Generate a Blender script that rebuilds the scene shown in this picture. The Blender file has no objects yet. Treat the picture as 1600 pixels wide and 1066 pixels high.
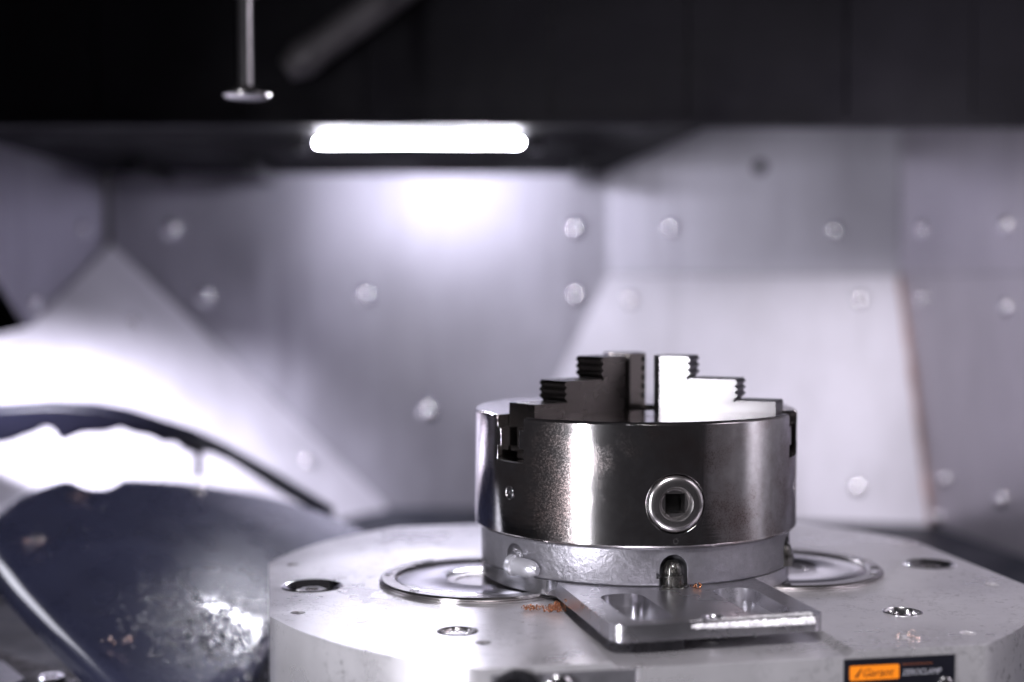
import bpy, bmesh, math, random
from mathutils import Vector, Matrix
random.seed(7)
R = math.radians
scene = bpy.context.scene
COL = scene.collection

# ------------------------------------------------------------------ camera
cam_d = bpy.data.cameras.new("camera")
cam = bpy.data.objects.new("camera", cam_d)
COL.objects.link(cam)
cam.location = (-0.0768, -0.889, 0.183)
cam.rotation_euler = (R(90 - 2.32), 0, 0)
cam_d.lens = 50
cam_d.sensor_width = 36
cam_d.clip_start = 0.01
cam_d.clip_end = 50
cam_d.dof.use_dof = True
cam_d.dof.focus_distance = 0.797
cam_d.dof.aperture_fstop = 2.5
scene.camera = cam

# ------------------------------------------------------------------ world, lamps, exposure
world = bpy.data.worlds.new("World")
scene.world = world
world.use_nodes = True
bg = world.node_tree.nodes["Background"]
bg.inputs[0].default_value = (0.85, 0.80, 0.90, 1)
bg.inputs[1].default_value = 0.030

def area(name, loc, target, sx, sy, watts, col):
    l = bpy.data.lights.new(name, 'AREA')
    l.shape = 'RECTANGLE'; l.size = sx; l.size_y = sy
    l.energy = watts; l.color = col
    o = bpy.data.objects.new(name, l)
    o.location = loc
    d = Vector(target) - Vector(loc)
    o.rotation_euler = d.to_track_quat('-Z', 'Y').to_euler()
    COL.objects.link(o)
    return o

# work lamp on the left door post, then added unseen fills for chutes, front and cover rim
lm = area("work_lamp_left", (-0.56, -0.70, 0.0), (0.02, 0, 0.06), 0.046, 0.66, 1.7, (0.95, 0.94, 1.0))
lm.data.spread = R(64)
lo = area("fill_lamp_chute", (-0.64, 0.28, 0.33), (-0.36, 0.98, -0.325), 0.12, 0.05, 1.25, (0.91, 0.89, 1.0))  # added lamp out of view, brightens the left chute
lo.data.spread = R(44)
lr = area("fill_lamp_right", (0.36, 0.05, 0.50), (0.28, 0.78, -0.03), 0.10, 0.10, 0.10, (0.95, 0.91, 1.0))  # added lamp out of view, brightens the right chute
lr.data.spread = R(36)
lf = area("fill_lamp_front", (0.02, -0.95, 0.85), (0.42, -0.20, 0.0), 0.40, 0.20, 4.0, (0.98, 0.94, 0.98))  # added fill out of view for right wall and front faces
lf.data.spread = R(75)
ll = area("fill_lamp_cover_rim", (-0.80, 0.15, 0.29), (-0.40, 0.07, -0.04), 0.30, 0.24, 0.17, (0.88, 0.88, 1.0))  # added lamp out of view, gives the navy cover its rim highlight
ll.data.spread = R(60)

vs = scene.view_settings
vs.view_transform = 'Standard'; vs.look = 'None'; vs.gamma = 1; vs.exposure = 0.12
vs.use_curve_mapping = False
scene.cycles.use_denoising = True
scene.cycles.max_bounces = 10
scene.cycles.sample_clamp_indirect = 40.0

# ------------------------------------------------------------------ helpers
def set_props(o, label=None, cat=None, group=None, kind=None):
    if label: o["label"] = label
    if cat: o["category"] = cat
    if group: o["group"] = group
    if kind: o["kind"] = kind
    return o

def empty(name, loc=(0, 0, 0), rz=0):
    o = bpy.data.objects.new(name, None)
    o.location = loc; o.rotation_euler = (0, 0, rz)
    o.empty_display_size = 0.02
    COL.objects.link(o)
    return o

def mk(name, bm, mat, parent=None, sharp=35, loc=None, rot=None):
    """bmesh -> linked mesh object"""
    bmesh.ops.recalc_face_normals(bm, faces=bm.faces[:])
    me = bpy.data.meshes.new(name)
    bm.to_mesh(me); bm.free()
    return mk_me(name, me, mat, parent, sharp, loc, rot)

def mk_me(name, me, mat, parent=None, sharp=35, loc=None, rot=None, flat=False):
    for p in me.polygons: p.use_smooth = True
    me.set_sharp_from_angle(angle=R(sharp))
    o = bpy.data.objects.new(name, me)
    if mat and not me.materials: me.materials.append(mat)
    COL.objects.link(o)
    if parent: o.parent = parent
    if loc: o.location = loc
    if rot: o.rotation_euler = rot
    if flat:
        w = o.modifiers.new("flat_faces", 'WEIGHTED_NORMAL'); w.weight = 100; w.keep_sharp = True; w.mode = 'FACE_AREA'
    return o

def dup(o, parent=None, loc=None, rot=None):
    c = o.copy(); COL.objects.link(c)
    c.parent = parent
    if loc: c.location = loc
    if rot: c.rotation_euler = rot
    for ch in [x for x in bpy.data.objects if x.parent is o]:
        dup(ch, c)
    return c

def prism(poly, z0, z1, bm=None, M=None):
    """polygon in XY extruded from z0 to z1 (M maps afterwards)"""
    bm = bm or bmesh.new()
    M = M or Matrix.Identity(4)
    a = [bm.verts.new(M @ Vector((x, y, z0))) for x, y in poly]
    b = [bm.verts.new(M @ Vector((x, y, z1))) for x, y in poly]
    bm.faces.new(a); bm.faces.new(b)
    n = len(poly)
    for i in range(n):
        j = (i + 1) % n
        bm.faces.new((a[i], a[j], b[j], b[i]))
    return bm

def box(x0, x1, y0, y1, z0, z1, bm=None, M=None):
    return prism([(x0, y0), (x1, y0), (x1, y1), (x0, y1)], z0, z1, bm, M)

def lathe(prof, seg=64, bm=None, M=None):
    """closed solid of revolution about Z; prof from axis to axis or closed ring if r>0 at both ends"""
    bm = bm or bmesh.new()
    M = M or Matrix.Identity(4)
    rings = []
    for r, z in prof:
        if r < 1e-7:
            rings.append([bm.verts.new(M @ Vector((0, 0, z)))])
        else:
            rings.append([bm.verts.new(M @ Vector((r * math.cos(2 * math.pi * i / seg), r * math.sin(2 * math.pi * i / seg), z))) for i in range(seg)])
    pairs = list(zip(rings[:-1], rings[1:]))
    if len(rings[0]) > 1 and len(rings[-1]) > 1: pairs.append((rings[-1], rings[0]))
    for A, B in pairs:
        for i in range(seg):
            j = (i + 1) % seg
            if len(A) == 1 and len(B) == 1: continue
            if len(A) == 1: bm.faces.new((A[0], B[i], B[j]))
            elif len(B) == 1: bm.faces.new((A[i], B[0], A[j]))
            else: bm.faces.new((A[i], B[i], B[j], A[j]))
    return bm

def tube(pts, r, seg=10, bm=None, closed_caps=True):
    bm = bm or bmesh.new()
    pts = [Vector(p) for p in pts]
    rs = r if isinstance(r, (list, tuple)) else [r] * len(pts)
    rings = []
    for k, p in enumerate(pts):
        d = (pts[min(k + 1, len(pts) - 1)] - pts[max(k - 1, 0)]).normalized()
        u = d.orthogonal().normalized() if k == 0 else (u - d * u.dot(d)).normalized()
        v = d.cross(u)
        rings.append([bm.verts.new(p + (u * math.cos(2 * math.pi * i / seg) + v * math.sin(2 * math.pi * i / seg)) * rs[k]) for i in range(seg)])
    for A, B in zip(rings[:-1], rings[1:]):
        for i in range(seg):
            j = (i + 1) % seg
            bm.faces.new((A[i], A[j], B[j], B[i]))
    if closed_caps:
        bm.faces.new(rings[0][::-1]); bm.faces.new(rings[-1])
    return bm

def to_mesh(bm, name="m"):
    bmesh.ops.recalc_face_normals(bm, faces=bm.faces[:])
    me = bpy.data.meshes.new(name); bm.to_mesh(me); bm.free()
    return me

def carve(bm, cutters, op='DIFFERENCE', bevel=0, seg=2, angle=40):
    """boolean of a bmesh with several bmeshes, evaluated to a new mesh datablock"""
    tmp = []
    base = bpy.data.objects.new("tmp_base", to_mesh(bm)); COL.objects.link(base); tmp.append(base)
    for c in cutters:
        o = bpy.data.objects.new("tmp_cut", to_mesh(c)); COL.objects.link(o); tmp.append(o)
        m = base.modifiers.new("b", 'BOOLEAN'); m.operation = op; m.object = o; m.solver = 'EXACT'
    if bevel:
        m = base.modifiers.new("v", 'BEVEL'); m.width = bevel; m.segments = seg
        m.limit_method = 'ANGLE'; m.angle_limit = R(angle); m.harden_normals = False
        m.use_clamp_overlap = True
    dg = bpy.context.evaluated_depsgraph_get()
    dg.update()
    me = bpy.data.meshes.new_from_object(base.evaluated_get(dg))
    for o in tmp:
        d = o.data; bpy.data.objects.remove(o); bpy.data.meshes.remove(d)
    return me

def rounded_rect(x0, x1, y0, y1, r, n=6):
    out = []
    for cx, cy, a0 in ((x1 - r, y1 - r, 0), (x0 + r, y1 - r, 90), (x0 + r, y0 + r, 180), (x1 - r, y0 + r, 270)):
        for k in range(n + 1):
            a = R(a0 + 90 * k / n)
            out.append((cx + r * math.cos(a), cy + r * math.sin(a)))
    return out

def circle(cx, cy, r, n=24):
    return [(cx + r * math.cos(2 * math.pi * i / n), cy + r * math.sin(2 * math.pi * i / n)) for i in range(n)]

def frame_of(origin, n, up=(0, 0, 1)):
    """matrix whose Z is n at origin"""
    z = Vector(n).normalized(); x = Vector(up).cross(z)
    if x.length < 1e-5: x = Vector((1, 0, 0))
    x.normalize(); y = z.cross(x)
    M = Matrix((x, y, z)).transposed().to_4x4()
    M.translation = Vector(origin)
    return M

# ------------------------------------------------------------------ materials
def mat_new(name):
    m = bpy.data.materials.new(name); m.use_nodes = True
    return m, m.node_tree.nodes, m.node_tree.links, m.node_tree.nodes["Principled BSDF"]

def noise(N, L, scale, detail=4, rough=0.55, vec=None, stretch=None):
    t = N.new("ShaderNodeTexNoise"); t.inputs["Scale"].default_value = scale
    t.inputs["Detail"].default_value = detail; t.inputs["Roughness"].default_value = rough
    if vec is None:
        tc = N.new("ShaderNodeTexCoord"); vec = tc.outputs["Object"]
    if stretch:
        mp = N.new("ShaderNodeMapping"); mp.inputs["Scale"].default_value = stretch
        L.new(vec, mp.inputs["Vector"]); vec = mp.outputs["Vector"]
    L.new(vec, t.inputs["Vector"])
    return t.outputs["Fac"]

def ramp(N, L, fac, stops):
    r = N.new("ShaderNodeValToRGB")
    e = r.color_ramp.elements
    while len(e) < len(stops): e.new(0.5)
    for el, (p, c) in zip(e, stops):
        el.position = p
        el.color = (c, c, c, 1) if not isinstance(c, (tuple, list)) else (*c, 1)
    L.new(fac, r.inputs["Fac"])
    return r.outputs["Color"]

def mix(N, L, fac, a, b, mode='MIX'):
    m = N.new("ShaderNodeMix"); m.data_type = 'RGBA'; m.blend_type = mode
    for s, v in ((m.inputs[0], fac), (m.inputs[6], a), (m.inputs[7], b)):
        if hasattr(v, "is_linked"): L.new(v, s)
        elif isinstance(v, (tuple, list)): s.default_value = (*v, 1) if len(v) == 3 else v
        else: s.default_value = v
    return m.outputs[2]

def bump(N, L, B, h, strength, dist, edge=0):
    b = N.new("ShaderNodeBump"); b.inputs["Strength"].default_value = strength; b.inputs["Distance"].default_value = dist
    L.new(h, b.inputs["Height"]); L.new(b.outputs["Normal"], B.inputs["Normal"])
    if edge:                                   # softly rounded machined edges
        bv = N.new("ShaderNodeBevel"); bv.samples = 4; bv.inputs["Radius"].default_value = edge
        L.new(bv.outputs["Normal"], b.inputs["Normal"])
    return b

def simple(name, col, metal=0.0, rough=0.4, var=0.15, scale=60, bump_d=0.0, **kw):
    m, N, L, B = mat_new(name)
    n = noise(N, L, scale)
    c = mix(N, L, ramp(N, L, n, [(0.3, 0), (0.7, 1)]), tuple(x * (1 - var) for x in col), tuple(min(1, x * (1 + var)) for x in col))
    L.new(c, B.inputs["Base Color"])
    B.inputs["Metallic"].default_value = metal
    r = ramp(N, L, noise(N, L, scale * 2.3), [(0.25, max(0.02, rough * (1 - var))), (0.75, min(1, rough * (1 + var)))])
    L.new(r, B.inputs["Roughness"])
    if bump_d: bump(N, L, B, noise(N, L, scale * 4), 0.6, bump_d)
    for k, v in kw.items(): B.inputs[k.replace("_", " ")].default_value = v
    return m

def mat_sheet(name, col=(0.46, 0.445, 0.515), rough=0.50, metal=0.90):
    """brushed stainless sheet with dried coolant smears"""
    m, N, L, B = mat_new(name)
    grain = noise(N, L, 90, 3, 0.6, stretch=(1, 1, 0.06))
    smear = noise(N, L, 5.5, 5, 0.6, stretch=(1, 1, 0.55))
    c1 = mix(N, L, ramp(N, L, smear, [(0.38, 0), (0.62, 1)]), tuple(x * 0.72 for x in col), col)
    c2 = mix(N, L, ramp(N, L, grain, [(0.3, 0), (0.7, 0.35)]), c1, tuple(x * 0.9 for x in col))
    drip = ramp(N, L, noise(N, L, 24, 4, 0.65, stretch=(1, 1, 0.07)), [(0.52, 0), (0.68, 0.55)])
    c2 = mix(N, L, drip, c2, tuple(x * 0.62 for x in col))
    L.new(c2, B.inputs["Base Color"])
    B.inputs["Metallic"].default_value = metal
    L.new(ramp(N, L, smear, [(0.25, rough * 0.8), (0.75, rough * 1.2)]), B.inputs["Roughness"])
    bump(N, L, B, grain, 0.25, 0.0004)
    return m

def mat_drum():
    """turned, polished steel with brown speckled stains"""
    m, N, L, B = mat_new("polished_turned_steel")
    rings = noise(N, L, 260, 2, 0.5, stretch=(0.02, 0.02, 1))
    patch = ramp(N, L, noise(N, L, 21, 4, 0.65), [(0.47, 0), (0.66, 1)])
    speck = ramp(N, L, noise(N, L, 1000, 4, 0.7), [(0.48, 0), (0.62, 0.8)])
    fine = ramp(N, L, noise(N, L, 150, 4, 0.6), [(0.42, 0), (0.62, 1)])
    stain = mix(N, L, 1.0, patch, speck, 'MULTIPLY')
    c0 = mix(N, L, fine, (0.56, 0.54, 0.545), (0.64, 0.625, 0.63))
    c1 = mix(N, L, patch, c0, (0.42, 0.365, 0.36))
    c2 = mix(N, L, stain, c1, (0.13, 0.09, 0.08))
    L.new(c2, B.inputs["Base Color"])
    B.inputs["Metallic"].default_value = 1
    r0 = mix(N, L, patch, (0.085,) * 3, (0.12,) * 3)
    r1 = mix(N, L, stain, r0, (0.26,) * 3)
    L.new(r1, B.inputs["Roughness"])
    B.inputs["Anisotropic"].default_value = 0.6
    tg = N.new("ShaderNodeTangent"); tg.direction_type = 'RADIAL'; tg.axis = 'Z'
    L.new(tg.outputs["Tangent"], B.inputs["Tangent"])
    bump(N, L, B, rings, 0.12, 0.0002, 0.0006)
    return m

def mat_ground(name, col, rough, scr=True, metal=0.92, warm=False):
    """ground steel: fine cross scratches, oil film patches"""
    m, N, L, B = mat_new(name)
    cl = noise(N, L, 9, 5, 0.62)
    sp = ramp(N, L, noise(N, L, 180, 5, 0.7), [(0.56, 0), (0.66, 1)])
    g1 = noise(N, L, 420, 2, 0.5, stretch=(1, 0.02, 1))
    g2 = noise(N, L, 420, 2, 0.5, stretch=(0.03, 1, 1))
    sc = mix(N, L, 0.5, g1, g2)
    dk = tuple(x * 0.78 for x in col)
    c = mix(N, L, ramp(N, L, cl, [(0.35, 0), (0.65, 1)]), dk, col)
    spm = mix(N, L, 1.0, sp, ramp(N, L, noise(N, L, 14, 3), [(0.5, 0), (0.62, 1)]), 'MULTIPLY')
    c = mix(N, L, spm, c, tuple(x * 0.35 for x in col))
    # long wandering scratches from thin bands of a warped noise
    w = noise(N, L, 34, 6, 0.75)
    line = ramp(N, L, w, [(0.492, 0), (0.498, 1), (0.502, 1), (0.508, 0)])
    gate = ramp(N, L, noise(N, L, 11, 2), [(0.45, 0), (0.55, 0.9)])
    c = mix(N, L, mix(N, L, 1.0, line, gate, 'MULTIPLY'), c, tuple(x * 0.42 for x in col))
    L.new(c, B.inputs["Base Color"])
    B.inputs["Metallic"].default_value = metal
    L.new(ramp(N, L, cl, [(0.3, rough * 0.65), (0.7, rough * 1.25)]), B.inputs["Roughness"])
    bump(N, L, B, sc, 0.18, 0.0002)
    return m

def mat_cast():
    m, N, L, B = mat_new("cast_iron_painted_grey")
    n = noise(N, L, 230, 5, 0.65); b = noise(N, L, 70, 3)
    L.new(mix(N, L, n, (0.17, 0.165, 0.185), (0.27, 0.265, 0.29)), B.inputs["Base Color"])
    B.inputs["Metallic"].default_value = 0.75
    L.new(ramp(N, L, b, [(0.3, 0.28), (0.7, 0.46)]), B.inputs["Roughness"])
    ad = N.new("ShaderNodeMath"); ad.operation = 'ADD'; L.new(n, ad.inputs[0]); L.new(b, ad.inputs[1])
    bump(N, L, B, ad.outputs[0], 0.5, 0.0010, 0.0008)
    return m

def mat_emit(name, col, s):
    m, N, L, B = mat_new(name)
    B.inputs["Base Color"].default_value = (0.9, 0.9, 0.9, 1)
    B.inputs["Emission Color"].default_value = (*col, 1)
    B.inputs["Emission Strength"].default_value = s
    return m

M_sheet = mat_sheet("brushed_stainless_sheet")
M_chute = mat_sheet("stainless_chute_lit_copy", (0.70, 0.675, 0.76), 0.46, 0.15)  # paler, more diffuse copy of the wall sheet; chute brightness put into the colour
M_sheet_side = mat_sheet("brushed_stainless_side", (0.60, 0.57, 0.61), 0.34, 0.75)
M_dark = simple("dark_coated_sheet", (0.012, 0.0108, 0.0150), 0.0, 0.6, 0.35, 6, Specular_IOR_Level=0.15)
M_soffit = simple("dark_sheet_shade_copy", (0.0035, 0.0032, 0.0045), 0.0, 0.7, 0.4, 6, Specular_IOR_Level=0.1)  # darker copy of the dark sheet; the soffit's shade put into the colour
M_navy = simple("navy_lacquer_floor", (0.006, 0.009, 0.018), 0.0, 0.5, 0.3, 8, Specular_IOR_Level=0.2)
M_disc = simple("navy_blue_gloss_paint", (0.058, 0.063, 0.118), 0.0, 0.28, 0.18, 14, Coat_Weight=1.0, Coat_Roughness=0.05)
M_pipe = simple("dull_grey_pipe", (0.13, 0.12, 0.13), 0.3, 0.5, 0.2, 30)
M_capw = simple("polished_wall_bolt", (0.86, 0.85, 0.88), 1.0, 0.10, 0.1, 90)
M_guard = simple("navy_guard_paint", (0.02, 0.02, 0.04), 0.0, 0.32, 0.2, 20)
M_drum = mat_drum()
M_top = mat_ground("ground_steel_pallet", (0.86, 0.84, 0.88), 0.33, metal=0.72)
M_plate = mat_ground("milled_adapter_plate", (0.54, 0.53, 0.57), 0.30, metal=0.95)
M_jaw_dark = mat_ground("shaded_jaw_steel", (0.105, 0.094, 0.090), 0.28, metal=1.0)  # shaded copy of the jaw steel, the dark put into the colour
M_jaw = mat_ground("lit_jaw_steel", (0.155, 0.15, 0.155), 0.33, metal=1.0)  # lit copy of the jaw steel, for the right jaw only
M_cast = mat_cast()
M_chrome = simple("bright_polished_steel", (0.76, 0.75, 0.77), 1.0, 0.15, 0.06, 30)
M_ring = simple("satin_steel", (0.50, 0.48, 0.48), 1.0, 0.24, 0.07, 30)
M_black = simple("blackened_steel", (0.025, 0.024, 0.028), 0.6, 0.28, 0.3, 120)
M_void = simple("socket_shade_black", (0.003, 0.003, 0.003), 0.0, 0.7, 0.2, 50, Specular_IOR_Level=0.1)  # black for the painted shade inside the key socket
M_oil = simple("oily_black_screw", (0.035, 0.033, 0.03), 0.8, 0.08, 0.4, 200, 0.0012, Coat_Weight=1.0, Coat_Roughness=0.03)
M_raw = simple("torn_bright_aluminium", (0.88, 0.87, 0.90), 0.45, 0.28, 0.1, 300, 0.0006)
M_copper = simple("copper_coloured_shavings", (0.42, 0.18, 0.09), 1.0, 0.25, 0.3, 400)
M_orange = simple("orange_print", (0.80, 0.22, 0.01), 0.0, 0.4, 0.05, 50)
M_label = simple("black_label_film", (0.006, 0.006, 0.010), 0.0, 0.35, 0.2, 50)
M_white = simple("grey_white_print", (0.30, 0.30, 0.34), 0.0, 0.5, 0.1, 50)
M_amber = simple("dim_orange_print", (0.22, 0.07, 0.03), 0.0, 0.5, 0.1, 50)
M_led = mat_emit("led_diffuser_lit", (0.89, 0.88, 1.0), 270.0)
M_base = simple("oily_brown_black_casting", (0.012, 0.009, 0.008), 0.0, 0.5, 0.5, 40, 0.001, Specular_IOR_Level=0.2)
M_pin = simple("pale_plastic_coated_pin", (0.55, 0.55, 0.60), 0.6, 0.25, 0.06, 90)
m, N, L, B = mat_new("clear_water")
B.inputs["Base Color"].default_value = (1, 1, 1, 1); B.inputs["Roughness"].default_value = 0.02
B.inputs["IOR"].default_value = 1.33; B.inputs["Transmission Weight"].default_value = 1.0
M_water = m

def wet_patch(m, centre, radius):
    """beaded water film: fine relief over one splashed area of the cover"""
    N, L, B = m.node_tree.nodes, m.node_tree.links, m.node_tree.nodes["Principled BSDF"]
    tc = N.new("ShaderNodeTexCoord"); mp = N.new("ShaderNodeMapping"); mp.vector_type = 'POINT'
    mp.inputs["Location"].default_value = [-c / radius for c in centre]; mp.inputs["Scale"].default_value = [1 / radius] * 3
    L.new(tc.outputs["Object"], mp.inputs["Vector"])
    g = N.new("ShaderNodeVectorMath"); g.operation = 'LENGTH'; L.new(mp.outputs["Vector"], g.inputs[0])
    wob = noise(N, L, 40, 4)
    ad = N.new("ShaderNodeMath"); ad.operation = 'ADD'; L.new(g.outputs["Value"], ad.inputs[0]); L.new(wob, ad.inputs[1])
    mask = ramp(N, L, ad.outputs[0], [(0.9, 1), (1.0, 0)])
    v = N.new("ShaderNodeTexVoronoi"); v.inputs["Scale"].default_value = 420; L.new(tc.outputs["Object"], v.inputs["Vector"])
    h = ramp(N, L, v.outputs["Distance"], [(0.0, 1), (0.45, 0)])
    hh = mix(N, L, 1.0, h, mask, 'MULTIPLY')
    bump(N, L, B, hh, 0.11, 0.0006)
    L.new(B.inputs["Normal"].links[0].from_socket, B.inputs["Coat Normal"])

# ------------------------------------------------------------------ the machine's cabin (setting)
FZ = -0.095
def slab(name, pts, mat, thick=0.004, parent=None):
    """planar sheet-metal panel given by its visible corner points, thickness behind it"""
    P = [Vector(p) for p in pts]
    n = (P[1] - P[0]).cross(P[2] - P[0]).normalized()
    eye = Vector((-0.0768, -0.3, 0.2))
    if n.dot(eye - P[0]) < 0: n = -n
    bm = bmesh.new()
    a = [bm.verts.new(p) for p in P]; b = [bm.verts.new(p - n * thick) for p in P]
    bm.faces.new(a); bm.faces.new(b)
    for i in range(len(P)):
        j = (i + 1) % len(P); bm.faces.new((a[i], a[j], b[j], b[i]))
    o = mk(name, bm, mat, parent)
    return o, n

def cap_bolt_mesh(r=0.009, h=0.005):
    return to_mesh(lathe([(0, -0.001), (r, -0.001), (r, 0.0004)] + [(r * math.cos(R(a)), 0.0004 + h * math.sin(R(a))) for a in (15, 30, 45, 60, 75)] + [(0, h + 0.0004)], 24), "dome_bolt")
ME_bolt = cap_bolt_mesh()
ME_bolt.materials.append(M_capw)
ME_bolt_pale = cap_bolt_mesh(0.0110, 0.006); ME_bolt_pale.materials.append(M_capw)
def bolts(panel, n, pts, me=ME_bolt):
    for p in pts:
        Mx = frame_of(Vector(p) + n * 0.0008, n)
        o = mk_me("bolt", me, None, panel, 40)
        o.matrix_local = Mx

floor = mk("floor", box(-0.9, 0.75, -0.35, 1.0, FZ - 0.02, FZ), M_navy)
set_props(floor, "dark navy cabin floor around the pallet", kind="structure")

wall_back, n = slab("wall_back", [(-0.5756, 0.86, 0.50), (-0.5677, 0.86, 0.2324), (-0.2351, 0.86, -0.0874), (-0.228, 0.86, FZ), (-0.1003, 0.86, FZ), (0.0388, 0.86, 0.1932), (0.0388, 0.86, 0.50)], M_sheet)
set_props(wall_back, kind="structure")
bolts(wall_back, n, [(-0.4953, 0.86, 0.2497), (-0.4544, 0.86, 0.1657), (-0.2562, 0.86, 0.1673), (0.0025, 0.86, 0.2504), (0.0027, 0.86, 0.168), (-0.1794, 0.86, 0.0252)], ME_bolt_pale)

wall_back_right, n = slab("wall_back_right", [(0.0396, 0.86, 0.1936), (0.3825, 0.80, 0.1936), (0.3825, 0.80, 0.55), (0.0396, 0.86, 0.55)], M_sheet)
set_props(wall_back_right, kind="structure")
bolts(wall_back_right, n, [(0.1179, 0.8462, 0.2499), (0.3112, 0.8124, 0.2463)])
hole = mk("drain_hole", lathe([(0, -0.001), (0.0085, -0.001), (0.0085, 0.0012), (0.0065, 0.0016), (0.006, -0.0005), (0, -0.0006)], 20), M_black, wall_back_right)
hole.matrix_local = frame_of(Vector((0.221, 0.8282, 0.3222)) + n * 0.001, n)

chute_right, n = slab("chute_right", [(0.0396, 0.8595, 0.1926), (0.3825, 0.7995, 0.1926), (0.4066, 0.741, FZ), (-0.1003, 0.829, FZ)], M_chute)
set_props(chute_right, kind="structure")
bolts(chute_right, n, [(0.3265, 0.7625, -0.0551), (0.3378, 0.8023, 0.164), (0.0678, 0.849, 0.1619)])

# stained weld seam in the corner
bm = bmesh.new(); rn = random.Random(2); p0, p1 = Vector((0.3815, 0.7965, 0.192)), Vector((0.4050, 0.7385, FZ + 0.001))
pts = [p0.lerp(p1, k / 24) + Vector((rn.uniform(-.0008, .0008), rn.uniform(-.0008, .0008), 0)) for k in range(25)]
M_seam = simple("rust_tinted_weld", (0.42, 0.29, 0.27), 0.5, 0.5, 0.4, 25)
mk("weld_seam", tube(pts, [0.0022 + rn.uniform(-.0004, .0012) for _ in pts], 8), M_seam, chute_right)

# right side wall, running on past the camera to the door post
d = Vector((0.1934, -0.9811, 0)); e = 1.55
c0 = Vector((0.3832, 0.80, 0)); c1 = c0 + d * e
wall_right, n = slab("wall_right", [(c0.x, c0.y, 0.1936), (c1.x, c1.y, 0.1936), (c1.x, c1.y, 0.75), (c0.x, c0.y, 0.75)], M_sheet_side)
set_props(wall_right, kind="structure")
bolts(wall_right, n, [(0.3934, 0.7449, 0.2453), (0.4285, 0.5671, 0.2424)])
b0 = Vector((0.4073, 0.741, FZ)); b1 = b0 + d * e
wall_right_lower, n = slab("wall_right_lower", [(c0.x, c0.y, 0.1926), (c1.x, c1.y, 0.1926), (b1.x, b1.y, b1.z), (b0.x, b0.y, b0.z)], M_sheet_side)
set_props(wall_right_lower, kind="structure")
bolts(wall_right_lower, n, [(0.3945, 0.7455, 0.1646), (0.4296, 0.5688, 0.1587), (0.4106, 0.7079, -0.0371), (0.4344, 0.5881, -0.042), (0.4091, 0.7254, -0.0835)])

wall_left, n = slab("wall_left", [(-0.5756, 0.86, 0.55), (-0.5756, 0.86, 0.2246), (-0.6071, 0.6711, 0.136), (-0.6169, 0.6125, 0.185), (-0.645, 0.444, 0.32), (-0.645, 0.444, 0.55)], M_sheet)
set_props(wall_left, kind="structure")
bolts(wall_left, n, [(-0.5859, 0.7984, 0.2481), (-0.6046, 0.6859, 0.1624)])

wall_far = mk("wall_far_left", box(-1.10, -0.60, 0.90, 0.92, -0.10, 0.60), M_soffit)
set_props(wall_far, kind="structure")
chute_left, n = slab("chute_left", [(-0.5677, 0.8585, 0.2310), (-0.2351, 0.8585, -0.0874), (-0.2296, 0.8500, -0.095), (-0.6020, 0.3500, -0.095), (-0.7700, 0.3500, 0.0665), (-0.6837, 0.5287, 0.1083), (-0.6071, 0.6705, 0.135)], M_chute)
set_props(chute_left, kind="structure")
bolts(chute_left, n, [(-0.5222, 0.7883, 0.1377), (-0.3237, 0.818, -0.0321)])

ceiling_soffit, n = slab("ceiling_soffit", [(-0.66, 0.48, 0.336), (0.118, 0.48, 0.336), (0.037, 0.855, 0.3165), (-0.66, 0.855, 0.3165)], M_soffit, 0.012)
set_props(ceiling_soffit, kind="structure")
for x in (-0.50, -0.37, 0.005):        # stiffening ribs under the soffit
    rb = mk("soffit_rib", box(x - 0.009, x + 0.009, 0.70, 0.85, 0.305, 0.3225), M_black, ceiling_soffit)

# dark upper wall above the soffit, made of upright sheets side by side
upper_wall = empty("wall_upper", (0, 0.47, 0.33)); set_props(upper_wall, kind="structure")
xs = [-0.80, -0.47, -0.335, -0.215, -0.04, 0.09, 0.24, 0.36, 0.60]
for x0, x1 in zip(xs[:-1], xs[1:]):
    y = random.uniform(-0.004, 0.004)
    mk("upright_panel", box(x0 + 0.001, x1 - 0.001, y, y + 0.008, 0.004, 0.40), M_dark, upper_wall)
mk("backing_sheet", box(-0.80, 0.60, 0.0125, 0.016, 0.006, 0.40), M_black, upper_wall)
mk("lower_rail", box(-0.80, 0.60, -0.012, 0.012, 0.0015, 0.010), M_dark, upper_wall)

# ------------------------------------------------------------------ LED light bar
led = empty("light_bar", (-0.1703, 0.55, 0.3246)); set_props(led, "lit white LED light bar under the dark ceiling edge", "light bar")
hl = 0.1000; rr = 0.0027
cap = []
for k in range(7): cap.append((rr * math.sin(R(90 * k / 6)), -hl - rr * math.cos(R(90 * k / 6))))
prof = cap + [(r, -z) for r, z in cap[::-1]]
mk("lit_tube", lathe(prof, 24, M=Matrix.Rotation(R(90), 4, 'Y')), M_led, led)
for s in (-1, 1):
    mk("end_bracket", box(s * 0.118 - 0.006, s * 0.118 + 0.006, -0.010, 0.010, -0.009, 0.012), M_black, led)
mk("mounting_rail", box(-0.124, 0.124, -0.007, 0.012, 0.0095, 0.0115), M_black, led)

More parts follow.
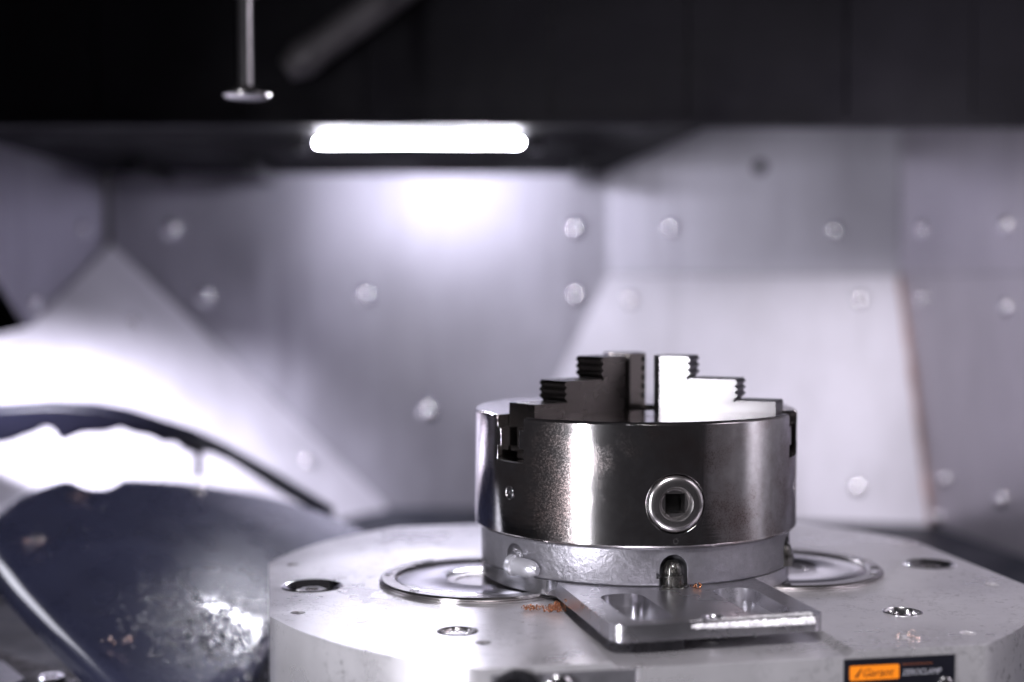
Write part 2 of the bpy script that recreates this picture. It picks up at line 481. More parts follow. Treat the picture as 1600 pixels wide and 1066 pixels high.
# ------------------------------------------------------------------ probe hanging from the spindle
probe = empty("spindle_probe", (-0.2715, 0.16, 0.3185)); set_props(probe, "shiny steel rod with round flat foot hanging from the top", "probe")
mk("rod", lathe([(0, 0.004), (0.0058, 0.004), (0.0058, 0.078), (0.0075, 0.079), (0.0075, 0.081), (0, 0.081)], 24), M_chrome, probe)
mk("foot", lathe([(0, 0), (0.0135, 0), (0.0168, 0.0015), (0.0172, 0.003), (0.016, 0.0046), (0.008, 0.0055), (0.0065, 0.009), (0, 0.009)], 32), M_ring, probe)
mk("collar", lathe([(0, 0.0745), (0.011, 0.0745), (0.0125, 0.076), (0.0125, 0.10), (0, 0.10)], 24), M_black, probe)
mk("shank", lathe([(0, 0.10), (0.02, 0.10), (0.022, 0.102), (0.022, 0.16), (0, 0.16)], 28), M_black, probe)

noz = empty("coolant_pipe", (-0.2, 0.43, 0.44)); set_props(noz, "blurred grey coolant pipe slanting down behind the hanging rod", "pipe")
mk("pipe", tube([(0.09, 0, 0.066), (0.0, 0, -0.002), (-0.06, 0, -0.044)], 0.0165, 18), M_pipe, noz)
mk("nozzle_tip", tube([(-0.0605, 0, -0.0443), (-0.072, 0, -0.0525), (-0.085, 0, -0.0615)], [0.0175, 0.0175, 0.011], 18), M_pipe, noz)

wn = empty("wash_nozzle", (0.4050, 0.6865, 0.426)); set_props(wn, "small dull wash nozzle high on the dark right wall", "nozzle")
mk("barrel", tube([(0.003, -0.008, 0.016), (-0.001, -0.001, 0.004)], 0.0065, 14), M_ring, wn)
mk("tip", tube([(-0.001, 0.0, 0.002), (-0.004, 0.006, -0.006), (-0.006, 0.009, -0.011)], [0.0055, 0.0055, 0.0035], 14), M_ring, wn)
wp = mk("wall_plug", lathe([(0, -0.001), (0.010, -0.001), (0.010, 0.004), (0.0085, 0.0055), (0, 0.0055)], 24), M_black)
wp.matrix_world = frame_of((0.4178, 0.6177, 0.3903), (-0.9811, -0.1934, 0))
set_props(wp, "round black plug on the dark upper right wall", "plug")

# ------------------------------------------------------------------ navy trunnion disc on the left
DN = Vector((0.2148, -0.2246, 0.9505)).normalized()
DO = Vector((-0.36, 0.19, -0.0096))
outline = [(-0.4700, 0.208), (-0.4690, 0.160), (-0.4532, 0.122), (-0.4265, 0.0869), (-0.3932, 0.0529), (-0.3596, 0.0214), (-0.3239, -0.0115), (-0.3020, -0.0225), (-0.2790, -0.0170),
           (-0.2641, 0.0150), (-0.2440, 0.0560), (-0.2430, 0.0964), (-0.2300, 0.170), (-0.2000, 0.245), (-0.1780, 0.3000), (-0.1884, 0.3438), (-0.2350, 0.3601), (-0.2864, 0.364), (-0.3553, 0.3434), (-0.4050, 0.3165),
           (-0.4075, 0.3100), (-0.4108, 0.2835), (-0.4281, 0.2704), (-0.4440, 0.2790), (-0.4494, 0.2790), (-0.4646, 0.2391)]
def on_disc(x, y, h=0.0):
    z = DO.z - (DN.x * (x - DO.x) + DN.y * (y - DO.y)) / DN.z
    h -= ((x + 0.42) ** 2 + (y - 0.09) ** 2) / (2 * 2.5)          # slightly domed sheet
    return Vector((x, y, z)) + DN * h
disc = empty("trunnion_cover", tuple(DO)); set_props(disc, "large dark navy glossy round cover wet with droplets, left of the pallet", "cover")
def smooth_closed(P, it=1):
    for _ in range(it):
        Q = []
        for i in range(len(P)):
            a, b = Vector(P[i]), Vector(P[(i + 1) % len(P)])
            Q += [tuple(a * .75 + b * .25), tuple(a * .25 + b * .75)]
        P = Q
    return P
ol = smooth_closed(outline, 2)
bm = bmesh.new()
cx = sum(p[0] for p in ol) / len(ol); cy = sum(p[1] for p in ol) / len(ol)
rings = []
for inset, h in ((0.0, -0.018), (0.0, -0.0105), (0.0010, -0.0072), (0.0028, -0.0046), (0.0055, -0.0024), (0.0090, -0.0010), (0.0130, -0.0002), (0.018, 0.0), (0.04, 0.0), (0.06, 0.0), (0.08, 0.0), (0.10, 0.0), (0.12, 0.0), (0.14, 0.0), (0.16, 0.0), (0.18, 0.0), (0.194, 0.0)):
    ring = []
    for x, y in ol:
        v = Vector((cx - x, cy - y)); l = v.length; v.normalize()
        q = Vector((x, y)) + v * (inset if inset < 0.025 else l * inset / 0.20)
        ring.append(bm.verts.new(on_disc(q.x, q.y, h) - DO))
    rings.append(ring)
nn = len(ol)
for A, Bq in zip(rings[:-1], rings[1:]):
    for i in range(nn):
        j = (i + 1) % nn; bm.faces.new((A[i], A[j], Bq[j], Bq[i]))
bm.faces.new(rings[-1]); bm.faces.new(rings[0][::-1])
mk("cover_plate", bm, M_disc, disc, 50)
wet_patch(M_disc, on_disc(-0.283, 0.084, 0.001) - DO, 0.095)
for (x, y, r) in ((-0.3412, 0.3164, 0.005), (-0.425, 0.150, 0.0035)):
    o = mk("cover_screw", lathe([(0, -0.001), (r, -0.001), (r, 0.0008), (r * .8, 0.0022), (r * .45, 0.0026), (r * .4, 0.0008), (0, 0.0008)], 18), M_ring, disc)
    o.matrix_local = frame_of(on_disc(x, y, 0.0008) - DO, DN)

# droplets and chips on the cover
bm = bmesh.new()
def droplet(bm, P, n, r, sq):
    Mx = frame_of(P, n, (0.3, 0.9, 0.1)); seg, st = 8, 3
    rg = []
    for k in range(st):
        a = R(90 * k / st); rg.append([bm.verts.new(Mx @ Vector((r * math.cos(a) * math.cos(2 * math.pi * i / seg), r * math.cos(a) * math.sin(2 * math.pi * i / seg), r * sq * math.sin(a)))) for i in range(seg)])
    top = bm.verts.new(Mx @ Vector((0, 0, r * sq)))
    for A, Bq in zip(rg[:-1], rg[1:]):
        for i in range(seg): bm.faces.new((A[i], A[(i + 1) % seg], Bq[(i + 1) % seg], Bq[i]))
    for i in range(seg): bm.faces.new((rg[-1][i], rg[-1][(i + 1) % seg], top))
    bm.faces.new(rg[0][::-1])
rnd = random.Random(3)
cnt = 0
while cnt < 1500:
    x = rnd.gauss(-0.278, 0.027); y = rnd.gauss(0.088, 0.034)
    if x > -0.247 or y < 0.03 or x < -0.36: continue
    droplet(bm, on_disc(x, y, 0.0), DN, rnd.uniform(0.0005, 0.0016), rnd.uniform(0.35, 0.6)); cnt += 1
for _ in range(60):
    x = rnd.uniform(-0.44, -0.26); y = rnd.uniform(0.12, 0.30)
    droplet(bm, on_disc(x, y, 0.0), DN, rnd.uniform(0.0004, 0.001), 0.5)
wd = mk("water_droplets", bm, M_water, None, 60)
set_props(wd, "clear water droplets beaded on the dark navy cover", "water", kind="stuff")

def shavings(name, centers, mat, label, seed, n_each, size, up=Vector((0, 0, 1))):
    rn = random.Random(seed); bm = bmesh.new()
    for (P, spread) in centers:
        for _ in range(n_each):
            c = Vector(P) + Vector((rn.gauss(0, spread[0]), rn.gauss(0, spread[1]), 0)) + up * abs(rn.gauss(0, spread[2]))
            ax = Vector((rn.uniform(-1, 1), rn.uniform(-1, 1), rn.uniform(-.4, .4))).normalized(); u = ax.orthogonal().normalized(); v = ax.cross(u)
            r = rn.uniform(.5, 1.2) * size; w = rn.uniform(.3, .7) * size; tw = rn.uniform(120, 300); a0 = rn.uniform(0, 360); pitch = rn.uniform(.2, 1.0) * size
            prev = None
            for k in range(9):
                a = R(a0 + tw * k / 8); p = c + (u * math.cos(a) + v * math.sin(a)) * r + ax * (pitch * k / 8)
                cur = (bm.verts.new(p), bm.verts.new(p + ax * w))
                if prev: bm.faces.new((prev[0], prev[1], cur[1], cur[0]))
                prev = cur
    o = mk(name, bm, mat, None, 60)
    so = o.modifiers.new("thick", 'SOLIDIFY'); so.thickness = size * 0.08
    set_props(o, label, "shavings", kind="stuff")
    return o
shavings("metal_shavings", [(on_disc(-0.4188, 0.2393, 0.003), (0.004, 0.003, 0.001)), (on_disc(-0.4273, 0.1354, 0.003), (0.004, 0.003, 0.001)), (on_disc(-0.3381, 0.0311, 0.003), (0.005, 0.002, 0.0015))],
         simple("pinkish_bright_chips", (0.75, 0.55, 0.50), 1.0, 0.25, 0.2, 300), "small pinkish metal chips scattered on the navy cover", 5, 7, 0.0022, DN)

# curved guard behind the cover: band with a ragged, dripping lower edge
guard = empty("curved_guard", (-0.45, 0.45, 0.04)); set_props(guard, "dark arched guard band behind the navy cover, ragged lower edge", "guard")
outer = [(-0.70, 0.038), (-0.64, 0.051), (-0.5965, 0.0605), (-0.5602, 0.0659), (-0.5118, 0.0689), (-0.4695, 0.0665), (-0.4394, 0.061), (-0.3791, 0.0416), (-0.34, 0.0225), (-0.3008, 0.0003), (-0.2465, -0.0332)]
inner = [(-0.2465, -0.0420), (-0.3009, -0.0100), (-0.325, 0.006), (-0.342, 0.0165), (-0.361, 0.0246), (-0.372, 0.0225), (-0.384, 0.026), (-0.3935, 0.0345), (-0.4034, 0.0325), (-0.415, 0.039), (-0.4335, 0.0422), (-0.445, 0.047), (-0.458, 0.0425), (-0.478, 0.042), (-0.492, 0.037), (-0.500, 0.034), (-0.507, 0.045), (-0.516, 0.049), (-0.523, 0.043), (-0.5302, 0.0405), (-0.548, 0.034), (-0.5602, 0.032), (-0.597, 0.0277), (-0.64, 0.02), (-0.70, 0.01)]
poly = [(x + 0.45, z - 0.04) for x, z in outer + inner]
Mg = Matrix(((1, 0, 0, 0), (0, 0, -1, 0), (0, 1, 0, 0), (0, 0, 0, 1)))
g = mk("band", prism(poly, -0.012, 0.012, M=Mg), M_guard, guard)
bv = g.modifiers.new("bevel", 'BEVEL'); bv.width = 0.0025; bv.segments = 3; bv.limit_method = 'ANGLE'
mk("stud", tube([(0.0766, 0, -0.013), (0.0766, 0, -0.040)], 0.0035, 12), M_black, guard)
mk("lip", tube([((x + .45), -0.002, z - .0385) for x, z in outer], 0.0035, 10), M_guard, guard)

# casting with cap screw in the lower left corner
base = empty("machine_casting", (-0.44, 0.16, FZ)); set_props(base, "oily dark machine casting below the navy cover in the lower left corner", "machine base")
bmB = prism([(-0.22, -0.15), (0.16, -0.20), (0.155, -0.13), (0.05, -0.075), (-0.03, -0.005), (-0.062, 0.06), (-0.22, 0.12)], 0.0, 0.012)
o = mk("casting", bmB, M_base, base); bv = o.modifiers.new("bevel", 'BEVEL'); bv.width = 0.003; bv.segments = 2
o = mk("cap_screw", lathe([(0, 0), (0.0085, 0), (0.0085, 0.007), (0.0075, 0.008), (0.005, 0.008), (0.0045, 0.003), (0, 0.003)], 20), M_chrome, base, loc=(0.060, -0.123, 0.0122))
o = mk("bright_corner_block", prism([(-0.15, -0.075), (0.012, -0.078), (0.042, -0.122), (0.03, -0.16), (-0.15, -0.16)], 0.0122, 0.018), M_cast, base)

# ------------------------------------------------------------------ pallet
PR = R(10)
pallet = empty("machine_pallet", (0, 0, 0), PR); set_props(pallet, "pale ground steel pallet with rounded corners under the chuck", "pallet")
def pallet_outline(r=0.2385, hu=0.2263, hv=0.2005, n=14):
    P = []
    a1 = math.acos(hu / r); a2 = math.asin(hv / r)
    for q in range(4):
        A0, A1 = [(a1, a2), (math.pi - a2, math.pi - a1), (math.pi + a1, math.pi + a2), (2 * math.pi - a2, 2 * math.pi - a1)][q]
        for k in range(n + 1):
            a = A0 + (A1 - A0) * k / n
            P.append((r * math.cos(a), r * math.sin(a)))
    return P
cut = []
# shallow trapezoid keyway below the adapter plate
kw = bmesh.new(); zf = -0.0032
sec = [(-0.0665, 0.001), (-0.0615, zf), (0.0565, zf), (0.0615, 0.001)]
a = [kw.verts.new((x, -0.25, z)) for x, z in sec]; b = [kw.verts.new((x, -0.02, z)) for x, z in sec]
kw.faces.new(a); kw.faces.new(b)
for i in range(4): kw.faces.new((a[i], a[(i + 1) % 4], b[(i + 1) % 4], b[i]))
cut.append(kw)
bush = [(-0.201, 0.0, 0.0195), (0.1985, -0.002, 0.0175)]
holes = [(0.1205, -0.1265, 0.0115), (-0.1293, -0.1258, 0.0115)]
smalls = [(-0.211, -0.0686, 0.0042), (-0.211, 0.069, 0.0042), (0.207, -0.0668, 0.0042), (0.2144, 0.0657, 0.0042), (-0.1197, -0.1519, 0.0042), (0.0956, -0.1805, 0.0042), (0.1334, -0.1763, 0.0042), (-0.1452, -0.1776, 0.003), (-0.124, 0.1278, 0.010), (-0.0981, 0.1897, 0.005)]
for x, y, r in bush: cut.append(prism(circle(x, y, r * 0.97, 32), -0.016, 0.01))
for x, y, r in holes: cut.append(prism(circle(x, y, r * 0.96, 28), -0.014, 0.01))
for x, y, r in smalls[:7]: cut.append(prism(circle(x, y, r, 18), -0.010, 0.01))
# recessed insert bay in the front face
cut.append(box(-0.1235, -0.0515, -0.24, -0.1990, -0.060, -0.0035))
body = carve(prism(pallet_outline(), -0.080, 0.0), cut, bevel=0.0011, seg=2, angle=50)
mk_me("pallet_body", body, M_top, pallet, 60, flat=True)

for x, y, r in bush:
    o = mk("bushing", lathe([(r * 0.60, -0.0125), (r * 0.97, -0.0125), (r * 0.965, -0.0005), (r * 0.90, 0.0006), (r * 0.86, 0.0004), (r * 0.60, -0.0050)], 36), M_chrome, pallet, loc=(x, y, 0))
    mk("bushing_screw", lathe([(0, -0.0135), (r * 0.50, -0.0135), (r * 0.50, -0.0030), (r * 0.44, -0.0018), (r * 0.24, -0.0018), (r * 0.22, -0.0055), (0, -0.0055)], 6 if x < 0 else 20), M_ring, o)
x, y, r = holes[0]
mk("open_bushing", lathe([(r * 0.80, -0.0125), (r * 0.955, -0.0125), (r * 0.955, 0.0004), (r * 0.88, 0.0006), (r * 0.80, -0.0014)], 32), M_chrome, pallet, loc=(x, y, 0))
o = mk("socket_floor", lathe([(0, -0.0138), (r * 0.78, -0.0138), (r * 0.78, -0.009), (r * 0.5, -0.0085), (r * 0.3, -0.0105), (0, -0.0105)], 20), M_oil, pallet, loc=(x, y, 0))
x, y, r = holes[1]
mk("round_plug", lathe([(0, -0.0125), (r * 0.95, -0.0125), (r * 0.95, -0.0006), (r * 0.80, 0.0003), (r * 0.66, -0.0003), (r * 0.62, -0.0012), (0, -0.0012)], 32), M_ring, pallet, loc=(x, y, 0))
for x, y, r in smalls[:7]:
    mk("grub_screw", lathe([(0, -0.0095), (r * 0.92, -0.0095), (r * 0.92, -0.0022), (r * 0.7, -0.0015), (r * 0.45, -0.0015), (r * 0.4, -0.0045), (0, -0.0045)], 14), M_ring if x > 0 else M_black, pallet, loc=(x, y, 0))
# front bay: two clamp screws and a cover strip
mk("bay_insert", box(-0.1229, -0.0521, -0.2000, -0.1986, -0.0595, -0.0040), M_cast, pallet)
Mf = Matrix.Rotation(R(90), 4, 'X')
for x, z, r in ((-0.1115, -0.0135, 0.0125), (-0.0905, -0.0115, 0.0070)):
    o = mk("clamp_screw", lathe([(0, 0), (r, 0), (r, 0.0022), (r * .86, 0.0030), (r * .68, 0.0030), (r * .60, 0.0008), (0, 0.0008)], 28), M_chrome if r < 0.01 else M_black, pallet)
    o.matrix_local = Matrix.Translation((x, -0.2001, z)) @ Mf

# label plate on the front face
lab = mk("label_plate", box(0.0542, 0.1134, -0.2014, -0.2004, -0.0340, -0.0040), M_label, pallet)
lab["label"] = "black label with orange badge on the pallet's front face"
mk("orange_badge", prism(rounded_rect(0.0572, 0.0832, -0.0146, -0.0074, 0.0006, 3), 0.2015, 0.2018, M=Matrix(((1, 0, 0, 0), (0, 0, -1, 0), (0, 1, 0, 0), (0, 0, 0, 1)))), M_orange, lab)
def text(body_, x, z, size, mat, parent, shear=0.0, y=-0.2019, sx=1.0):
    cu = bpy.data.curves.new("t", 'FONT'); cu.body = body_; cu.size = size; cu.shear = shear; cu.extrude = 0.00004
    cu.align_x = 'LEFT'; cu.align_y = 'CENTER'
    to = bpy.data.objects.new("t", cu); COL.objects.link(to)
    dg = bpy.context.evaluated_depsgraph_get(); dg.update()
    me = bpy.data.meshes.new_from_object(to.evaluated_get(dg))
    bpy.data.objects.remove(to)
    me.transform(Matrix.Translation((x, y, z)) @ Mf @ Matrix.Diagonal((sx, 1, 1, 1)))
    o = bpy.data.objects.new("lettering", me); me.materials.clear(); me.materials.append(mat)
    COL.objects.link(o); o.parent = parent
    return o
text("Garant", 0.0632, -0.0112, 0.0056, M_label, lab, 0.35, -0.2019, 1.05)
mk("badge_emblem", prism([(0.0594, -0.0131), (0.0612, -0.0131), (0.0637, -0.0088), (0.0629, -0.0088)], 0.20182, 0.20195, M=Matrix(((1, 0, 0, 0), (0, 0, -1, 0), (0, 1, 0, 0), (0, 0, 0, 1)))), M_label, lab)
text("ZEROCLAMP", 0.0850, -0.0120, 0.0042, M_white, lab, 0.25, -0.2015, 0.86)
text("...............", 0.0850, -0.0064, 0.0052, M_amber, lab, 0.0, -0.2015, 0.95)
o = mk("label_rivet", lathe([(0, 0), (0.0038, 0), (0.0034, 0.0016), (0.002, 0.0024), (0, 0.0026)], 16), M_chrome, pallet)
o.matrix_local = Matrix.Translation((0.1085, -0.2014, -0.0185)) @ Mf

# ------------------------------------------------------------------ clamping discs on the pallet
def clamp_disc(u, v, label):
    root = empty("clamping_disc", (u * math.cos(PR) - v * math.sin(PR), u * math.sin(PR) + v * math.cos(PR), 0.0002), PR)
    set_props(root, label, "clamping disc", "round clamping discs on the pallet")
    r = 0.063
    mk("outer_ring", lathe([(0.0525, 0.0), (r, 0.0), (r, 0.0014), (r - 0.0012, 0.0017), (r - 0.0012, 0.0022), (r - 0.0004, 0.0026), (r - 0.0016, 0.0036), (0.0540, 0.0036), (0.0525, 0.0024)], 128), M_ring, root, 25)
    for k in range(4):
        a = R(90 * k + (-52 if u < 0 else -18))
        mk("screw_hole", lathe([(0, 0.0030), (0.0030, 0.0030), (0.0030, 0.0038), (0.0025, 0.0039), (0.0022, 0.0034), (0, 0.0034)], 14), M_black, root, loc=(0.0578 * math.cos(a), 0.0578 * math.sin(a), 0))
    mk("face_plate", lathe([(0.0215, 0.0), (0.0522, 0.0), (0.0522, 0.0021), (0.0505, 0.0027), (0.040, 0.0024), (0.0245, 0.0030), (0.0215, 0.0018)], 96), M_chrome, root, 30)
    mk("centre_bore", lathe([(0, 0.0), (0.0212, 0.0), (0.0212, 0.0016), (0.0165, 0.0011), (0.0160, 0.0004), (0, 0.0004)], 48), M_ring, root)
    for k in (3, 4) if u < 0 else (7, 0):
        a = R(45 * k + 4 - (20 if u < 0 else -6))
        o = mk("bright_insert", box(-0.0042, 0.0042, -0.0018, 0.0018, 0.0036, 0.0043), M_chrome, root, loc=(0.0583 * math.cos(a), 0.0583 * math.sin(a), 0), rot=(0, 0, a + R(90)))
    return root
clamp_disc(-0.0975, -0.006, "shiny round clamping disc left of the chuck, brightly lit")
clamp_disc(0.0955, -0.006, "shiny round clamping disc right of the chuck, in dim light")

# ------------------------------------------------------------------ adapter plate (round flange with a forward tongue)
AR = R(13.3); U0 = -0.0118; Z0, Z1 = 0.0039, 0.0125
adapter = empty("adapter_plate", (0, 0, 0), AR); set_props(adapter, "milled steel adapter plate with two long pockets sticking out under the chuck", "adapter plate")
ra = 0.0957
def adapter_outline():
    x0, x1, yf = U0 - 0.0573, U0 + 0.0573, -0.1775
    P = []
    aR = math.atan2(-math.sqrt(ra * ra - x1 * x1), x1); aL = math.atan2(-math.sqrt(ra * ra - x0 * x0), x0) + 2 * math.pi
    n = 70
    for k in range(n + 1):
        a = aR + (aL - aR) * k / n
        P.append((ra * math.cos(a), ra * math.sin(a)))
    r = 0.0090
    for k in range(7):
        a = R(180 + 90 * k / 6); P.append((x0 + r + r * math.cos(a), yf + r + r * math.sin(a)))
    q = 0.0070
    for k in range(7):
        a = R(270 + 90 * k / 6); P.append((x1 - q + q * math.cos(a), yf + q + q * math.sin(a)))
    return P
cuts = []
for s in (-1, 1):
    cxp = U0 + s * 0.0325
    cuts.append(prism(rounded_rect(cxp - 0.0122, cxp + 0.0122, -0.1690, -0.1060, 0.0095, 8), 0.0052, 0.03))
cuts.append(prism(circle(U0 - 0.001, -0.1690 + 0.0005, 0.0042, 20), -0.01, 0.03))
cuts.append(lathe([(0, 0.0105), (0.0042, 0.0105), (0.0064, 0.0135), (0.0064, 0.02), (0, 0.02)], 20, M=Matrix.Translation((U0 - 0.001, -0.1685, 0))))
me = carve(prism(adapter_outline(), Z0, Z1), cuts, bevel=0.0018, seg=4, angle=50)
mk_me("plate", me, M_plate, adapter, 60, flat=True)
# torn, bright edge at the front right
bm = bmesh.new(); rn = random.Random(11)
xa, xb = U0 - 0.016, U0 + 0.0510; nx = 60; rows = []
for i in range(nx + 1):
    t = i / nx; x = xa + (xb - xa) * t
    amp = (math.sin(math.pi * min(1, t * 1.4) / 2)) * (0.6 + 0.4 * t)
    j = lambda s: rn.uniform(-s, s)
    rows.append([bm.verts.new(p) for p in (
        (x, -0.1700 + j(0.0006) + (1 - amp) * -0.006, Z1 - 0.0008), (x, -0.1712 + j(0.0008) - (1 - amp) * 0.0045, Z1 + 0.0004 * amp + j(0.0002)),
        (x, -0.1745 + j(0.0006), Z1 + 0.0006 * amp + j(0.0004)), (x, -0.1772 - 0.0004 * amp + j(0.0003), Z1 - 0.0008 + j(0.0004)),
        (x, -0.1780 - 0.0006 * amp + j(0.0003), Z1 - 0.0022 - 0.0018 * amp + j(0.0005)), (x, -0.1771, Z1 - 0.0040 - 0.001 * amp))])
for A, Bq in zip(rows[:-1], rows[1:]):
    for i in range(5): bm.faces.new((A[i], A[i + 1], Bq[i + 1], Bq[i]))
bm.faces.new(rows[0]); bm.faces.new(rows[-1][::-1])
for A, Bq in zip(rows[:-1], rows[1:]): bm.faces.new((A[0], Bq[0], Bq[5], A[5]))
g = mk("torn_edge", bm, M_raw, adapter, 70); g["label"] = "torn bright metal edge at the plate's front right"
mk("support_pad", box(U0 - 0.045, U0 - 0.018, -0.172, -0.158, -0.0031, Z0 - 0.0001), M_black, adapter)

# ------------------------------------------------------------------ lathe chuck
CR = R(8.5); CZ = Z1 + 0.0001
chuck = empty("lathe_chuck", (0, 0, CZ), CR); set_props(chuck, "round three-jaw steel lathe chuck standing on the pallet", "chuck")
zr = 0.0346 - CZ; zt = 0.1056 - CZ          # underside and face of the drum, above the plate
W = 0.0118
def radial(theta):                            # local frame: X = sideways, Y = outward, Z = up
    t = R(theta); o = Vector((math.sin(t), -math.cos(t), 0)); z = Vector((0, 0, 1)); x = o.cross(z)
    return Matrix((x, o, z)).transposed().to_4x4()
cuts = []
ws = W + 0.0005
sec = [(-ws, zt + 0.004), (-ws, zt - 0.0075), (-0.0086, zt - 0.0075), (-0.0086, zt - 0.0185), (-ws, zt - 0.0185), (-ws, zt - 0.0262),
       (ws, zt - 0.0262), (ws, zt - 0.0185), (0.0086, zt - 0.0185), (0.0086, zt - 0.0075), (ws, zt - 0.0075), (ws, zt + 0.004)]
for th in (-60, 60, 180):
    Mx = radial(th) @ Matrix(((1, 0, 0, 0), (0, 0, 1, 0), (0, 1, 0, 0), (0, 0, 0, 1)))
    cuts.append(prism(sec, 0.016, 0.115, M=Mx))
    Ms = radial(th) @ Matrix.Translation((0, 0.0, 0.0608 - CZ)) @ Matrix.Rotation(R(-90), 4, 'X')
    cuts.append(lathe([(0, 0.088), (0.0036, 0.088), (0.0036, 0.12), (0, 0.12)], 20, M=Ms))
for th in (0, 120, 240):
    Ms = radial(th) @ Matrix.Translation((0, 0.0, 0.0598 - CZ)) @ Matrix.Rotation(R(-90), 4, 'X')
    cuts.append(lathe([(0, 0.075), (0.0169, 0.075), (0.0169, 0.12), (0, 0.12)], 48, M=Ms))
drum = lathe([(0, zr), (0.0972, zr), (0.0996, zr + 0.0006), (0.1, zr + 0.0016), (0.1, zt - 0.0014), (0.0992, zt - 0.0003), (0.0984, zt), (0.024, zt), (0.022, zt - 0.002), (0.022, zt - 0.045), (0, zt - 0.045)], 192)
me = carve(drum, cuts)
mk_me("drum", me, M_drum, chuck, 20)

# backing ring with bolt notches
cuts = []
for th in (0, 60, -60, 120, -120, 180):
    Mx = radial(th) @ Matrix.Translation((0, 0.0955, 0))
    cuts.append(lathe([(0, -0.005), (0.0080, -0.005), (0.0080, 0.0100)] + [(0.0080 * math.cos(R(a)), 0.0100 + 0.0080 * math.sin(R(a))) for a in (20, 40, 60, 75)] + [(0, 0.0180)], 28, M=Mx))
Mx = radial(-4) @ Matrix.Translation((-0.003, 0.0955, 0.0060))
cuts.append(box(-0.006, 0.006, -0.004, 0.01, -0.0016, 0.0016, M=Mx))
ring = lathe([(0, 0), (0.0950, 0), (0.0958, 0.0008), (0.0960, 0.0016), (0.0960, zr - 0.0012), (0.0952, zr - 0.0002), (0.0930, zr), (0, zr)], 160)
me = carve(ring, cuts)
mk_me("backing_ring", me, M_cast, chuck, 20)
for th in (0, 60):
    Mx = radial(th)
    bmS = lathe([(0, 0.0), (0.0066, 0.0), (0.0068, 0.0030), (0.0066, 0.0062), (0.0058, 0.0068), (0.0056, 0.0100), (0.0046, 0.0125), (0.0026, 0.0142), (0, 0.0146)], 24)
    o = mk("mounting_bolt", bmS, M_oil, chuck)
    o.matrix_local = Mx @ Matrix.Translation((0, 0.0935, 0.0002))
# pale pin lying in the left notch, pointing along the ring
bmP = lathe([(0, -0.010), (0.0058, -0.010), (0.0064, -0.009), (0.0064, -0.006), (0.0054, -0.0052), (0.0054, 0.0045), (0.0046, 0.0085), (0.0022, 0.0118), (0, 0.0122)], 28)
o = mk("round_pin", bmP, M_pin, chuck); o["label"] = "pale round-nosed pin in the ring's left notch"
pc = radial(-54) @ Vector((0, 0.0990, 0.0058)); pd = Matrix.Rotation(-CR, 4, 'Z') @ Vector((0.72, -0.69, -0.04))
o.matrix_local = frame_of(pc, pd)
# oil pool welling from the front notch
bmO = bmesh.new(); rn = random.Random(21)
for _ in range(16):
    P = radial(0) @ Vector((rn.uniform(-0.007, 0.008), rn.uniform(0.0955, 0.1015), 0.0001))
    droplet(bmO, P, Vector((0, 0, 1)), rn.uniform(0.0012, 0.0030), rn.uniform(0.3, 0.7))
oil = mk("oil_puddle", bmO, M_oil, chuck, 60); oil["kind"] = "stuff"

# pinion (key socket)
def pinion(th):
    Mx = radial(th) @ Matrix.Translation((0, 0.0, 0.0598 - CZ)) @ Matrix.Rotation(R(-90), 4, 'X')
    b = lathe([(0, 0.078), (0.0162, 0.078), (0.0162, 0.0992), (0.0156, 0.1002), (0.0142, 0.1010), (0.0125, 0.1012), (0.0098, 0.1012), (0.0091, 0.1006), (0.0076, 0.0982), (0, 0.0978)], 56)
    h = 0.0056
    sq = prism([(-h, -h), (h, -h), (h, h), (-h, h)], 0.082, 0.12)
    me = carve(b, [sq])
    o = mk_me("pinion_socket", me, M_ring, chuck, 35); o.matrix_local = Mx
    f = mk("socket_shade_box", box(-0.0055, 0.0055, -0.0055, 0.0055, 0.0822, 0.0880), M_void, o)  # black box stands in for the shade deep in the square hole
    return o
pinion(0)
ME_screw = to_mesh(lathe([(0, 0.090), (0.0034, 0.090), (0.0034, 0.0990), (0.0028, 0.0998), (0.0012, 0.0998), (0.0010, 0.0972), (0, 0.0972)], 18)); ME_screw.materials.append(M_chrome)
for th in (-60, 60):
    o = mk_me("set_screw", ME_screw, None, chuck); o.matrix_local = radial(th) @ Matrix.Translation((0, 0.0, 0.0608 - CZ)) @ Matrix.Rotation(R(-90), 4, 'X')
# stamped circle mark
o = mk("stamped_mark", lathe([(0.0011, 0.0997), (0.0016, 0.0997), (0.0016, 0.1001), (0.0011, 0.1001)], 20), M_ring, chuck)
o.matrix_local = radial(0) @ Matrix.Translation((0, 0, 0.0388 - CZ)) @ Matrix.Rotation(R(-90), 4, 'X')

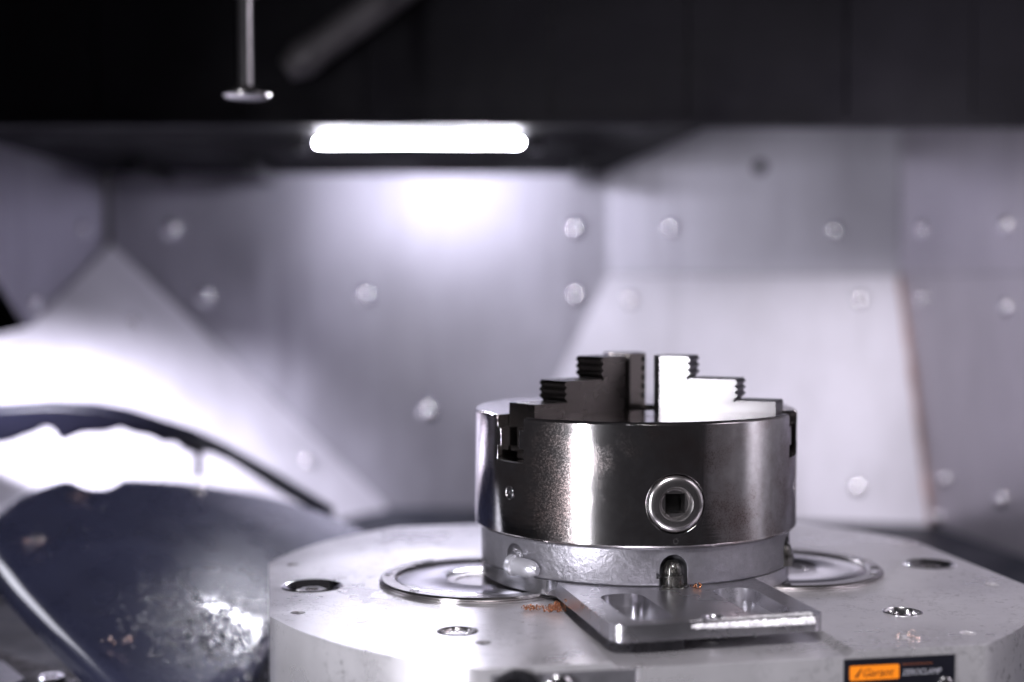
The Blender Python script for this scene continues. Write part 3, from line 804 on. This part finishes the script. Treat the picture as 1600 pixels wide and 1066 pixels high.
# jaws: stepped, serrated, pointed at the centre
def jaw_mesh():
    def teeth(r, z0, z1, n, s):
        out = []
        for k in range(n):
            a = z0 + (z1 - z0) * k / n; h = (z1 - z0) / n
            out += [(r - s * 0.0014, a + h * 0.15), (r, a + h * 0.45), (r, a + h * 0.70), (r - s * 0.0014, a + h * 0.98)]
        return out
    z3, z2, z1 = 0.1385 - CZ, 0.1252 - CZ, 0.1125 - CZ
    prof = [(0.0095, zt + 0.0005), (0.0908, zt - 0.0072), (0.0908, z1 - 0.001), (0.0898, z1), (0.0685, z1)]
    prof = [(0.0095, zt - 0.0072), (0.0908, zt - 0.0072), (0.0908, z1 - 0.0008), (0.0900, z1), (0.0668, z1), (0.0660, z1 - 0.0011), (0.0650, z1 + 0.0002)]
    prof += teeth(0.0676, z1 + 0.0008, z2 - 0.0003, 3, 1) + [(0.0672, z2), (0.0384, z2), (0.0372, z2 - 0.0013), (0.0360, z2 + 0.0002)]
    prof += teeth(0.0384, z2 + 0.0008, z3 - 0.0003, 3, 1) + [(0.0380, z3), (0.0095, z3)]
    My = Matrix(((0, 0, 1, 0), (1, 0, 0, 0), (0, 1, 0, 0), (0, 0, 0, 1)))
    b = prism(prof, -W, W, M=My)
    plan = [(0, 0.0125), (W + 0.002, 0.0125 + (W + 0.002) * 0.577), (W + 0.002, 0.12), (-W - 0.002, 0.12), (-W - 0.002, 0.0125 + (W + 0.002) * 0.577)]
    inter = prism(plan, -0.05, 0.2)
    me = carve(b, [inter], op='INTERSECT')
    bb = bmesh.new(); bb.from_mesh(me)
    cuts = []
    for s in (-1, 1):
        mid = Vector((s * W * 0.5, 0.0105 + W * 0.5 * 0.577, 0)); nrm = Vector((s * 0.5, -0.866, 0))
        for k in range(5):
            z = zt + 0.003 + (z3 - zt - 0.004) * (k + 0.5) / 5
            Mx = frame_of(Vector((s * W * 0.86, 0.0125 + W * 0.86 * 0.577, z)), nrm)
            cuts.append(lathe([(0, -0.0022), (0.0019, -0.0022), (0.0019, 0.004), (0, 0.004)], 12, M=Mx))
    me2 = carve(bb, cuts, bevel=0.00025, seg=1, angle=60)
    bpy.data.meshes.remove(me)
    # guide below: neck and foot riding in the T slot
    bb = bmesh.new(); bb.from_mesh(me2)
    for hw, za, zb in ((0.0050, zt - 0.0190, zt - 0.0074), (W - 0.0008, zt - 0.0215, zt - 0.0192), (0.0050, zt - 0.0255, zt - 0.0217)):
        box(-hw, hw, 0.024, 0.0902, za, zb, bm=bb)
    bmesh.ops.recalc_face_normals(bb, faces=bb.faces[:])
    bb.to_mesh(me2); bb.free()
    return me2
JM = jaw_mesh(); JM.materials.clear(); JM.materials.append(M_jaw)
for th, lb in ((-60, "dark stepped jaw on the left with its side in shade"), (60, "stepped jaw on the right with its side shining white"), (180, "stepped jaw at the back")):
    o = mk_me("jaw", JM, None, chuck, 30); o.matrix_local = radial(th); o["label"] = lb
    if th != 60:                              # darker copy of one steel paints in shade; right jaw takes the lit copy
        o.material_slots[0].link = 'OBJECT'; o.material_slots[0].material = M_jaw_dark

# ------------------------------------------------------------------ shavings around the chuck
shavings("copper_shavings", [((-0.0640, -0.1010, 0.0012), (0.006, 0.0016, 0.001)), ((-0.0545, -0.1045, 0.0016), (0.0028, 0.0014, 0.0018)), ((-0.0510, -0.1060, 0.0020), (0.0022, 0.0012, 0.0022))], M_copper,
         "heap of copper-coloured shavings in the gap left of the adapter plate", 9, 34, 0.0012)
shavings("bright_chip", [((0.1275, -0.1605, 0.0012), (0.003, 0.0015, 0.0008))], simple("rosy_bright_chip", (0.9, 0.72, 0.66), 1.0, 0.2, 0.1, 300),
         "bright rosy metal chip on the pallet above the black label", 14, 9, 0.0016)
shavings("stray_chip", [((0.0262, -0.0985, CZ + 0.0012), (0.002, 0.001, 0.001))], M_copper,
         "thin coppery sliver beside the oily front bolt", 15, 3, 0.0018)
